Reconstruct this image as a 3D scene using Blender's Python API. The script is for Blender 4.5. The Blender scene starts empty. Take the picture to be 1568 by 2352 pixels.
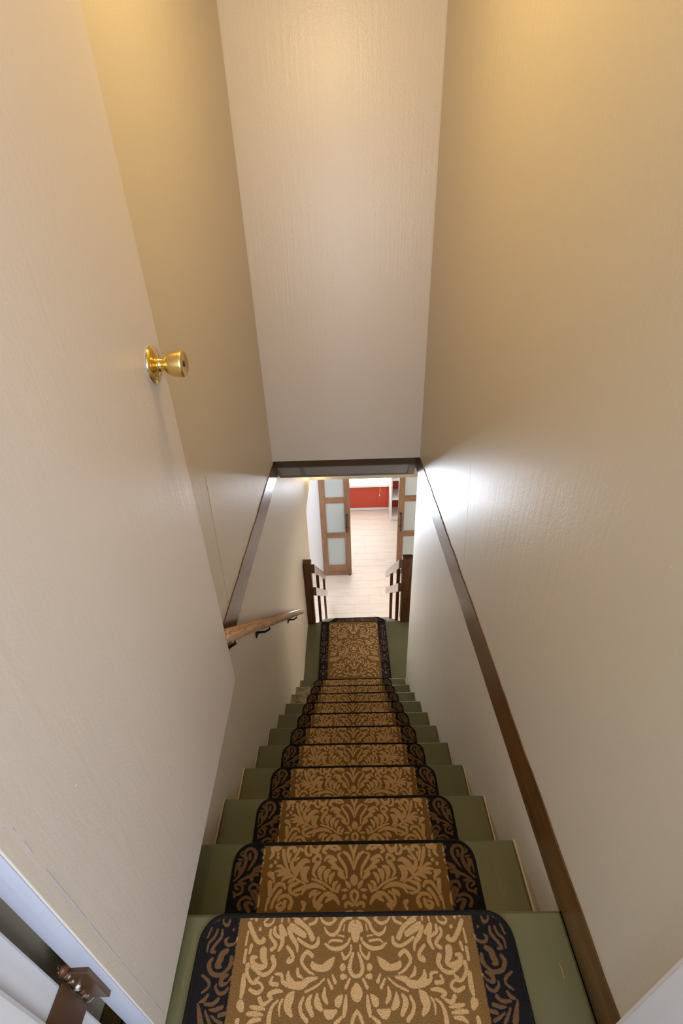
import bpy, bmesh, math, random
import numpy as np
from mathutils import Vector, Matrix

random.seed(7)
SC = bpy.context.scene
COL = SC.collection

# ---------------------------------------------------------------- camera
cam_d = bpy.data.cameras.new('camera')
cam_d.sensor_fit = 'HORIZONTAL'
cam_d.sensor_width = 36.0
cam_d.lens = 36.0 * 1042.99 / 1568
cam_d.clip_start = 0.02
cam = bpy.data.objects.new('camera', cam_d)
COL.objects.link(cam)
RT = Vector((0.99947318, 0.00134987, -0.03242738))
UP = Vector((0.02710718, 0.51473357, 0.85692155))
FW = Vector((-0.01784819, 0.85734913, -0.51442581))
m = Matrix.Identity(4)
for i in range(3):
    m[i][0], m[i][1], m[i][2] = RT[i], UP[i], -FW[i]
cam.matrix_world = m
SC.camera = cam

# ---------------------------------------------------------------- view and light
SC.view_settings.view_transform = 'Standard'
SC.view_settings.look = 'None'
SC.view_settings.gamma = 1.0
SC.view_settings.use_curve_mapping = False
SC.view_settings.exposure = 0.0
SC.cycles.use_denoising = True
SC.cycles.max_bounces = 12
SC.cycles.diffuse_bounces = 6
SC.cycles.glossy_bounces = 4
SC.cycles.sample_clamp_indirect = 6.0
SC.cycles.caustics_reflective = False
SC.cycles.caustics_refractive = False

world = bpy.data.worlds.new('world')
SC.world = world
world.use_nodes = True
bg = world.node_tree.nodes['Background']
bg.inputs[0].default_value = (0.62, 0.75, 1.0, 1)
bg.inputs[1].default_value = 1.0

def area(name, loc, size, power, color, direction, size_y=None):
    l = bpy.data.lights.new(name, 'AREA')
    l.energy = power
    l.color = color
    l.shape = 'RECTANGLE'
    l.size = size
    l.size_y = size_y or size
    o = bpy.data.objects.new(name, l)
    o.location = loc
    o.rotation_euler = Vector(direction).to_track_quat('-Z', 'Y').to_euler()
    COL.objects.link(o)
    return o

def point(name, loc, power, color, r):
    l = bpy.data.lights.new(name, 'POINT')
    l.energy = power
    l.color = color
    l.shadow_soft_size = r
    o = bpy.data.objects.new(name, l)
    o.location = loc
    COL.objects.link(o)
    return o

WARM = (1.0, 0.74, 0.33)
COOL = (0.80, 0.88, 1.0)
point('stair_lamp', (-0.05, 1.25, 0.98), 20, WARM, 0.09)
area('hall_daylight', (1.15, -1.25, 0.35), 0.9, 24, (0.84, 0.90, 1.0), (-1.5, 1.9, -0.75), 0.9)
area('hall_daylight.001', (0.0, -2.6, 0.2), 1.6, 62, (0.78, 0.86, 1.0), (0, 1, -0.15), 1.3)
area('basement_lamp', (0.9, 5.35, -2.50), 1.2, 2.5, (1, 0.97, 0.93), (0, 0, -1), 0.5)
area('basement_lamp.001', (-1.3, 4.6, -2.50), 1.2, 3, (1, 0.98, 0.96), (0, 0, -1), 0.5)
area('basement_lamp.002', (2.0, 3.6, -2.50), 1.2, 5, (1, 0.97, 0.93), (0, 0, -1), 0.5)
area('far_room_lamp', (0.3, 6.9, -2.50), 1.6, 14, (1, 0.93, 0.86), (0, 0, -1), 0.8)
point('basement_downlight', (-0.2, 5.12, -2.56), 2, (1, 0.72, 0.42), 0.05)
point('shaft_lamp', (-0.36, 4.80, -2.40), 1.1, (1, 0.70, 0.42), 0.025)
area('basement_lamp.003', (3.4, 4.2, -3.1), 1.6, 48, (1.0, 0.86, 0.70), (-1, 0.0, 0), 0.8)
wl_ = area('wall_glare_fill', (-1.06, 5.82, -2.98), 0.80, 60, (0.80, 0.88, 1.0), (1.50, -4.3, 2.0), 0.62)  # added fill light aimed at the right wall to make its glare
wl_.data.spread = math.radians(55)
wf_ = area('far_window_daylight', (0.0, 7.79, -3.72), 1.3, 20, (0.80, 0.88, 1.0), (-0.1, -5.4, 2.35), 0.55)
wf_.data.spread = math.radians(50)

# ---------------------------------------------------------------- materials
def mat(name, color, rough=0.5, spec=0.5, metal=0.0):
    mt = bpy.data.materials.new(name)
    mt.use_nodes = True
    b = mt.node_tree.nodes['Principled BSDF']
    b.inputs['Base Color'].default_value = (*color, 1)
    b.inputs['Roughness'].default_value = rough
    b.inputs['Specular IOR Level'].default_value = spec
    b.inputs['Metallic'].default_value = metal
    return mt

def nd(mt, t, **kw):
    n = mt.node_tree.nodes.new(t)
    for k, v in kw.items():
        setattr(n, k, v)
    return n

def lk(mt, a, b):
    mt.node_tree.links.new(a, b)

def coords(mt, scale=(1, 1, 1), rot=(0, 0, 0)):
    tc = nd(mt, 'ShaderNodeTexCoord')
    mp = nd(mt, 'ShaderNodeMapping')
    mp.inputs['Scale'].default_value = scale
    mp.inputs['Rotation'].default_value = rot
    lk(mt, tc.outputs['Object'], mp.inputs['Vector'])
    return mp.outputs[0]

def noise(mt, vec, scale, detail=3, rough=0.5):
    n = nd(mt, 'ShaderNodeTexNoise')
    n.inputs['Scale'].default_value = scale
    n.inputs['Detail'].default_value = detail
    n.inputs['Roughness'].default_value = rough
    lk(mt, vec, n.inputs['Vector'])
    return n.outputs['Fac']

def ramp(mt, fac, stops):
    r = nd(mt, 'ShaderNodeValToRGB')
    e = r.color_ramp.elements
    while len(e) < len(stops):
        e.new(0.5)
    for i, (p, c) in enumerate(stops):
        e[i].position = p
        e[i].color = (*c, 1) if len(c) == 3 else c
    lk(mt, fac, r.inputs[0])
    return r.outputs[0]

def bump(mt, h, strength, dist, prev=None):
    b = nd(mt, 'ShaderNodeBump')
    b.inputs['Strength'].default_value = strength
    b.inputs['Distance'].default_value = dist
    lk(mt, h, b.inputs['Height'])
    if prev:
        lk(mt, prev, b.inputs['Normal'])
    lk(mt, b.outputs[0], mt.node_tree.nodes['Principled BSDF'].inputs['Normal'])
    return b.outputs[0]

def mix(mt, fac, a, b):
    n = nd(mt, 'ShaderNodeMix', data_type='RGBA')
    if hasattr(fac, 'links'):
        lk(mt, fac, n.inputs[0])
    else:
        n.inputs[0].default_value = fac
    for i, v in ((6, a), (7, b)):
        if hasattr(v, 'links'):
            lk(mt, v, n.inputs[i])
        else:
            n.inputs[i].default_value = (*v, 1)
    return n.outputs[2]

def base(mt):
    return mt.node_tree.nodes['Principled BSDF'].inputs['Base Color']

def paint(name, color, rough, orange=0.6, specks=True, spec=0.5):
    """rolled gloss wall paint: orange-peel relief, broad brush streaks, a few nicks"""
    mt = mat(name, color, rough, spec)
    v = coords(mt)
    n1 = noise(mt, v, 170, 2)
    b1 = bump(mt, n1, orange, 0.0012)
    vs = coords(mt, (26, 26, 1.2))
    n2 = noise(mt, vs, 2.2, 3)
    b2 = bump(mt, n2, 0.22, 0.0035, b1)
    n3 = noise(mt, v, 1.7, 2)
    bump(mt, n3, 0.25, 0.02, b2)
    if specks:
        sp = noise(mt, v, 95, 1)
        f = ramp(mt, sp, [(0.80, (0, 0, 0)), (0.82, (1, 1, 1))])
        c2 = tuple(min(1, c * 1.25) for c in color)
        lk(mt, mix(mt, f, color, c2), base(mt))
    return mt

def wood(name, dark, light, axis='y', rough=0.35, scale=1.0, bstr=0.25):
    mt = mat(name, light, rough)
    s = {'x': (1.0, 14, 14), 'y': (14, 1.0, 14), 'z': (14, 14, 1.0)}[axis]
    v = coords(mt, tuple(k * scale for k in s))
    n1 = noise(mt, v, 2.0, 6, 0.65)
    w = nd(mt, 'ShaderNodeTexNoise')
    w.inputs['Scale'].default_value = 7.0
    w.inputs['Detail'].default_value = 4
    w.inputs['Distortion'].default_value = 1.2
    lk(mt, v, w.inputs['Vector'])
    a = nd(mt, 'ShaderNodeMath', operation='MULTIPLY_ADD')
    lk(mt, w.outputs['Fac'], a.inputs[0])
    a.inputs[1].default_value = 0.5
    h = nd(mt, 'ShaderNodeMath', operation='MULTIPLY')
    lk(mt, n1, h.inputs[0]); h.inputs[1].default_value = 0.5
    lk(mt, h.outputs[0], a.inputs[2])
    lk(mt, ramp(mt, a.outputs[0], [(0.36, dark), (0.62, light)]), base(mt))
    bump(mt, a.outputs[0], bstr, 0.0015)
    return mt

M = {}
M['wall'] = paint('beige_wall_paint', (0.60, 0.53, 0.41), 0.41, 0.5)
M['header'] = paint('beige_header_paint', (0.66, 0.60, 0.55), 0.33)
M['door_paint'] = paint('beige_door_paint', (0.66, 0.59, 0.52), 0.36, 0.3)
M['white'] = paint('white_trim_paint', (0.74, 0.74, 0.76), 0.35, 0.1, False)
M['edge_paint'] = paint('pale_door_edge_paint', (0.47, 0.48, 0.56), 0.35, 0.1, False)
M['white_wall'] = paint('white_basement_paint', (0.82, 0.83, 0.85), 0.5, 0.1, False)
M['soffit'] = mat('grey_soffit_paint', (0.34, 0.315, 0.32), 0.6)
M['soffit_frame'] = mat('soffit_frame_paint', (0.23, 0.20, 0.185), 0.6)
M['red'] = paint('red_wall_paint', (0.46, 0.055, 0.024), 0.55, 0.1, False)
M['caulk'] = mat('yellowed_caulk', (0.55, 0.43, 0.28), 0.6)
M['trim_wood'] = wood('dark_stained_pine', (0.045, 0.017, 0.004), (0.135, 0.054, 0.012), 'y', 0.27)
M['trim_wood'].node_tree.nodes['Principled BSDF'].inputs['Specular IOR Level'].default_value = 0.6
M['beam_wood'] = wood('dark_stained_beam', (0.03, 0.014, 0.007), (0.075, 0.04, 0.02), 'x', 0.4)
M['newel_wood'] = wood('dark_walnut_stain', (0.016, 0.006, 0.003), (0.15, 0.055, 0.017), 'z', 0.28, 0.8)
M['rail_wood'] = wood('dark_walnut_rail', (0.03, 0.013, 0.007), (0.12, 0.055, 0.028), 'y', 0.3)
for k_ in ('rail_wood',):
    b_ = M[k_].node_tree.nodes['Principled BSDF']
    b_.inputs['Coat Weight'].default_value = 1.0
    b_.inputs['Coat Roughness'].default_value = 0.22
M['oak_rail'] = wood('oak_handrail', (0.20, 0.10, 0.045), (0.46, 0.27, 0.14), 'y', 0.32, 1.6)
M['oak_door'] = wood('brown_oak_veneer', (0.12, 0.058, 0.028), (0.26, 0.142, 0.078), 'z', 0.5, 0.8)
M['oak_door_h'] = wood('brown_oak_veneer_cross', (0.12, 0.058, 0.028), (0.26, 0.142, 0.078), 'x', 0.5, 0.8)
M['frost'] = mat('frosted_glass', (0.42, 0.46, 0.46), 0.3)
bump(M['frost'], noise(M['frost'], coords(M['frost']), 300, 1), 0.05, 0.001)
M['black'] = mat('black_metal', (0.012, 0.013, 0.015), 0.38, 0.5, 0.3)
M['shelf'] = mat('white_shelf_laminate', (0.80, 0.78, 0.72), 0.45)
M['brass'] = mat('polished_brass', (0.82, 0.60, 0.21), 0.13, 0.5, 1.0)
M['brass_satin'] = mat('satin_brass', (0.80, 0.60, 0.23), 0.28, 0.5, 1.0)
bump(M['brass_satin'], noise(M['brass_satin'], coords(M['brass_satin'], (4, 60, 60)), 30, 2), 0.04, 0.0005)
M['keyhole'] = mat('dark_brass_slot', (0.09, 0.06, 0.03), 0.4, 0.5, 0.8)
M['blind'] = mat('backlit_blind_fabric', (0.88, 0.87, 0.84), 0.8)
M['blind'].node_tree.nodes['Principled BSDF'].inputs['Emission Color'].default_value = (0.93, 0.97, 1.0, 1)
M['blind'].node_tree.nodes['Principled BSDF'].inputs['Emission Strength'].default_value = 5.5
M['glow_pane'] = mat('added_glow_pane', (0.8, 0.8, 0.8), 0.2)  # emissive pane of the added window, feeds the right wall glare
M['glow_pane'].node_tree.nodes['Principled BSDF'].inputs['Emission Color'].default_value = (0.82, 0.90, 1.0, 1)
M['glow_pane'].node_tree.nodes['Principled BSDF'].inputs['Emission Strength'].default_value = 22.0
M['glass'] = mat('window_glass', (1, 1, 1), 0.03)
M['glass'].node_tree.nodes['Principled BSDF'].inputs['Transmission Weight'].default_value = 1.0
M['glass'].node_tree.nodes['Principled BSDF'].inputs['IOR'].default_value = 1.05

# green floor paint with scratches
def green_paint():
    mt = mat('green_floor_paint', (0.10, 0.098, 0.05), 0.31)
    v = coords(mt)
    n = noise(mt, v, 3.0, 4)
    c = ramp(mt, n, [(0.35, (0.105, 0.105, 0.050)), (0.7, (0.130, 0.125, 0.068))])
    vs = coords(mt, (60, 9, 60))
    s = noise(mt, vs, 2.0, 2)
    f = ramp(mt, s, [(0.725, (0, 0, 0)), (0.745, (1, 1, 1))])
    c2 = mix(mt, f, c, (0.30, 0.19, 0.07))
    lk(mt, c2, base(mt))
    b1 = bump(mt, noise(mt, v, 60, 3), 0.15, 0.002)
    bump(mt, noise(mt, coords(mt, (6, 1, 6)), 9, 3), 0.2, 0.003, b1)
    return mt
M['green'] = green_paint()
def worn_green():
    mt = mat('worn_green_paint', (0.2, 0.17, 0.1), 0.5)
    v = coords(mt, (1.0, 2.2, 2.2))
    c = ramp(mt, noise(mt, v, 16, 5, 0.65), [(0.40, (0.12, 0.115, 0.060)), (0.50, (0.27, 0.225, 0.15)), (0.70, (0.33, 0.28, 0.20))])
    lk(mt, c, base(mt))
    bump(mt, noise(mt, v, 30, 4), 0.4, 0.002)
    return mt
M['worn'] = worn_green()

def carpet():
    """woven damask: the motif distance is stored on the mesh and thresholded here"""
    mt = mat('damask_carpet', (0.3, 0.2, 0.1), 0.95, 0.15)
    at = nd(mt, 'ShaderNodeAttribute', attribute_name='motif')
    au = nd(mt, 'ShaderNodeAttribute', attribute_name='across')
    v = coords(mt)
    wob = noise(mt, v, 420, 2)
    d = nd(mt, 'ShaderNodeMath', operation='MULTIPLY_ADD')
    lk(mt, wob, d.inputs[0]); d.inputs[1].default_value = 3.2
    lk(mt, at.outputs['Fac'], d.inputs[2])           # mm
    mr = nd(mt, 'ShaderNodeMapRange')
    mr.inputs['From Min'].default_value = 1.9
    mr.inputs['From Max'].default_value = 3.1
    mr.inputs['To Min'].default_value = 1.0
    mr.inputs['To Max'].default_value = 0.0
    lk(mt, d.outputs[0], mr.inputs[0])
    fac = mr.outputs[0]
    loops = noise(mt, v, 560, 1)
    dull = nd(mt, 'ShaderNodeMapRange')
    lk(mt, loops, dull.inputs[0])
    dull.inputs['From Min'].default_value = 0.3; dull.inputs['From Max'].default_value = 0.7
    dull.inputs['To Min'].default_value = 0.62; dull.inputs['To Max'].default_value = 1.12
    field = mix(mt, fac, (0.205, 0.110, 0.036), (0.56, 0.355, 0.165))
    border = mix(mt, fac, (0.012, 0.010, 0.013), (0.150, 0.082, 0.038))
    z = nd(mt, 'ShaderNodeMath', operation='MULTIPLY_ADD')
    lk(mt, noise(mt, v, 330, 2), z.inputs[0]); z.inputs[1].default_value = 6.0
    lk(mt, au.outputs['Fac'], z.inputs[2])
    zr = nd(mt, 'ShaderNodeMapRange')
    zr.inputs['From Min'].default_value = 255.0; zr.inputs['From Max'].default_value = 257.5
    lk(mt, z.outputs[0], zr.inputs[0])
    c = mix(mt, zr.outputs[0], field, border)
    mm = nd(mt, 'ShaderNodeMix', data_type='RGBA', blend_type='MULTIPLY')
    mm.inputs[0].default_value = 1.0
    lk(mt, c, mm.inputs[6]); lk(mt, dull.outputs[0], mm.inputs[7])
    lk(mt, mm.outputs[2], base(mt))
    b1 = bump(mt, loops, 0.5, 0.003)
    bump(mt, fac, 0.35, 0.0015, b1)
    return mt
M['carpet'] = carpet()
M['binding'] = mat('black_carpet_binding', (0.010, 0.010, 0.009), 0.9, 0.12)
bump(M['binding'], noise(M['binding'], coords(M['binding']), 500, 2), 0.4, 0.002)

def plank_mat():
    mt = mat('pale_vinyl_plank', (0.66, 0.54, 0.44), 0.42)
    v = coords(mt, (1.2, 16, 1))
    c = ramp(mt, noise(mt, v, 3, 6, 0.6), [(0.3, (0.58, 0.48, 0.39)), (0.7, (0.70, 0.60, 0.51))])
    lk(mt, c, base(mt))
    return mt
M['plank'] = plank_mat()
M['subfloor'] = mat('dark_plank_joint', (0.34, 0.26, 0.19), 0.7)

def hinge_mat():
    mt = mat('brown_hinge_with_paint', (0.11, 0.045, 0.018), 0.35, 0.5, 0.3)
    v = coords(mt)
    f = ramp(mt, noise(mt, v, 75, 2), [(0.60, (0, 0, 0)), (0.615, (1, 1, 1))])
    c = mix(mt, f, (0.13, 0.052, 0.020), (0.66, 0.62, 0.58))
    lk(mt, c, base(mt))
    mi = nd(mt, 'ShaderNodeMath', operation='MULTIPLY_ADD')
    return mt
M['hinge'] = hinge_mat()
M['hinge_plain'] = mat('brown_hinge_leaf', (0.10, 0.045, 0.022), 0.32, 0.6, 0.2)

# damask motifs as tapered strokes: across, back, radius (mm)
CH_A = '1.3 63.5 1 6.8 45.4 2.8 16.2 30.2 3.6 28 22.5 2.1|-1 51.8 0.5 1.3 27.8 2.1 7.7 9.9 3.1 10.5 3 1.3|19.4 83.5 1 22.7 60.6 3 34.8 43.5 3.3 43.1 30.5 2.3 34.4 24.8 1|-0.8 77.1 2 -0.9 81.3 5.5 -0.5 87.4 9.9 -0.6 93.6 6.9 -2 99.6 1.5|-2.2 109.6 2.2 7.3 115.6 2.9 8.3 125.4 2.9 2 134.9 2.4 -2.9 142.5 1.9|5.4 142.6 2.4 15.1 137 2.9 23.3 139 2.9 23.1 145.6 2.4|25.1 123.6 4.3 30.9 128.5 1.4|17.2 109.8 1 24.5 110.2 2.9 33 109.9 0.7|11.3 105.7 1.5 15.2 98.8 4.4 21.5 91.8 2|37.2 98 1 42.9 105.1 3.9 44.9 114 1.5|44.9 92 1.5 53.2 96.1 3.9 55 106.2 2.9 49.8 113.1 1|54.6 72.5 2 62.7 82 4.9 64.4 94.2 1.5|66.3 65.3 2 74.6 71.7 6.5 76.7 84.2 3.5 74.4 91.3 1|79.4 58 2 90.2 63.5 6.5 92.9 76.1 4 87.1 86.3 1.2|32.4 69.1 3.5 37.2 73.4 6.5 26.8 83.6 2.5 25.4 86.7 1|36.3 65 2 47.9 59.8 4 60.5 58.9 2.5|45.4 58.7 1.5 58.6 48.1 4.6 69.1 43.9 2.5|50.2 41.5 3.6 62 35.1 4.1 73.6 34.1 3.1 80.5 43 1.3|40 14.8 4.1 50.8 5.8 3.6 66.5 6 4.2 79 13 4.7 84.8 21 3.1 76.8 25.3 2.1|50.2 17.2 2.6 63.4 12.8 3.1|94.9 8.7 3.6 104.2 20.1 5.7 117.5 15.7 4.6 121 6.7 2.6|131.5 5.7 2.6 135.6 16 3.1 130.5 27.1 3.1 120 29.2 2 119.4 22.5 1.3|91.1 38.7 2.5 95.6 30 3.1 106.7 34.5 3.1 112.3 42.3 3 104.5 44.3 1.5|94.2 46.4 3.5 100.2 50.8 5 107.9 61.5 4 110.7 72.1 3 102.3 81.3 1.2|57.2 111.2 1.5 75.1 98.4 2.2 95.4 89.5 2.2 113.1 84.5 1.7|123.5 44.6 2 135.1 42.5 5.6 146.7 51.3 7.5 155.2 64.2 7.5 158.5 76.8 2.5|123.3 58.5 2 135 66.1 8.5 135.7 80.7 6.4 124.8 90.8 1.5|143.2 17.2 2.6 151.3 13.9 3.6 157.6 25.2 3.1 164.1 34.1 2.5 171.2 47.3 4 166.7 62.2 5 156.3 74.7 2|151.4 34 1.5 160.7 40.6 2.5|166.2 18.6 4.6 164.5 11.8 3.1 180.2 10.8 3.6 184.8 23.3 3.1 179.1 45.2 1.3|197.4 16.7 3.6 193.4 34.5 4.1 183.8 56 2.5 174.8 66.5 1.2|175.6 25.4 2 180 38.7 2|131.6 94.9 1.2 157.7 83 2 182.3 66.6 2 201.7 54.1 3 211.7 54.2 1.5|189.4 68.8 2 202.5 64.7 3 214.7 65.9 1.5|181.5 71.8 2.5 196.3 72 4 207 75.2 2.5|168.4 76.9 2.5 182.9 79.1 3.9 193 85.4 2.5|157.7 83 2 169.4 87.2 3.4 177.4 91.4 1.5|144.6 89 2 158.5 95.2 3.4 170.1 99.4 4.4 169.6 111.3 3.4 152.9 119 2.4 145.9 117 1.4|131.2 99 1.9 144.9 106.1 3.4 158.9 110.2 2.4|76.8 108.4 1.5 94.4 100.6 3.9 114.1 98.8 4.9 130.5 105 3.4 138.7 116.9 1.9|100.8 110.6 1.9 112.3 116.6 4.8 117.6 123.5 1.4|41.1 139.1 1.9 48.9 127.7 4.3 66.4 118.2 4.8 80.6 120.2 3.4 91.6 132 4.3 100.2 141.6 4.3 105.9 132.1 2.9 102.3 120.5 2.4 90.8 114.5 1.9|63.4 125.9 4.8 74.8 133.7 1.9|86 141.4 3.3 94.8 149.1 3.3|129 138.1 3.3 136.6 134.3 2.8 130.7 143.8 2.8 134.6 150.4 2.8|206.2 10 2.6 216.1 12.4 6.2 224.6 8 2.6|232 10.3 2.6 225.8 23.8 4.1 232.7 34.9 2|211.5 24.7 3.1|211.3 33.6 3.6|217.1 44.6 4|228.2 53.3 4|221.1 72.3 4.5 231.2 71.3 4 218.2 81.6 3.4 215.4 90.7 1.5|184.1 103.5 2.9 190.2 95.5 3.4 204.8 95.7 3.9 212.8 105.8 2.9 222 121.6 2.4 224.6 133.2 1.9|195.2 109.6 3.9 203.5 117.6 3.8 212.8 133.1 3.3 215.5 144.5 2.8|226.2 91.9 5.4 224.9 105.9 4.3 226.3 117.8 1.9|168.3 145 4.7 164.2 132.7 3.8 174.2 121.2 3.4 190.9 121.3 3.3 199.2 129.2 2.4|182 132.8 3.8 184.9 144.3 4.2 196 148.1 4.2 202 140.6 2.8 191.1 134.8 1.9|227.2 125.6 1.9 229.1 140.9 1.9 229.7 150.3 1.9|290.3 61.5 1.5 277.4 39.8 3.5 274.3 24.4 4.1 284.5 12.1 3.1 300 12.3 3.6 305.4 22.5 3.6 300.1 40.1 4 303.7 57.4 4.5 314.1 76.4 2 326.3 86.8 1.2|290.9 24.6 3.1 289.7 35.6 3|312.8 18.1 1.5 326 27.2 1.3 331.1 42.6 1.3|309 29.2 2 316.3 24.9 1.5|310.7 38 2 321.3 36 1.3|316.2 46.8 4.5 322.7 51.2 5.5 313.2 59.6 3.5 313.9 72.2 1.5|325.6 59.7 3 325.7 74.4 1.5|253.4 33 3|250.9 46 2.3|251.7 15.1 2.1 259.9 13 1.5 250 24.1 2|254.7 52.5 2.5 266.3 56.9 3 275.4 61.3 1.5|254.9 64.2 3 269.8 64.4 2.5 280.6 71.9 1.5|263.1 72.7 3 277.7 73.9 3.5 296 80.3 2.5 311.2 88.7 1.9|276.9 83.2 4.4 281.7 78.1 2.5|293.2 92.6 1.9 303.4 90.6 1.5|320.3 110.9 1.9 314 116.7 1.9 300.6 112.6 2.4 298.1 102.7 2.4 304.9 94.7 1.9 317 94.8 1.5 317.9 100.9 1.9 309.7 104.8 1.4|316.9 119.7 2.9|250.2 81.9 1.2 253.8 94.2 1.2|256.6 104.3 2.4 260.7 96.3 2.4 273.3 94.4 2.9 280 102.5 2.9 277.7 107.5 1.9|251.5 141.1 2.4 252.2 125.8 3.3 262.6 110.3 3.4 271.8 112.3 2.4 261.7 125.9 2.9 254.6 137.3 2.4 257.7 144.9 1.9|271.2 126 2.4 286.4 122.3 2.9 299.3 128.2 2.8 302.9 137.8 3.3 297.3 146.2 3.3|264 137.4 1.9 274.3 133.7 2.4 285.7 135.7 3.3 278.8 145.1 4.2 272.7 151.6 3.3'
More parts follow.
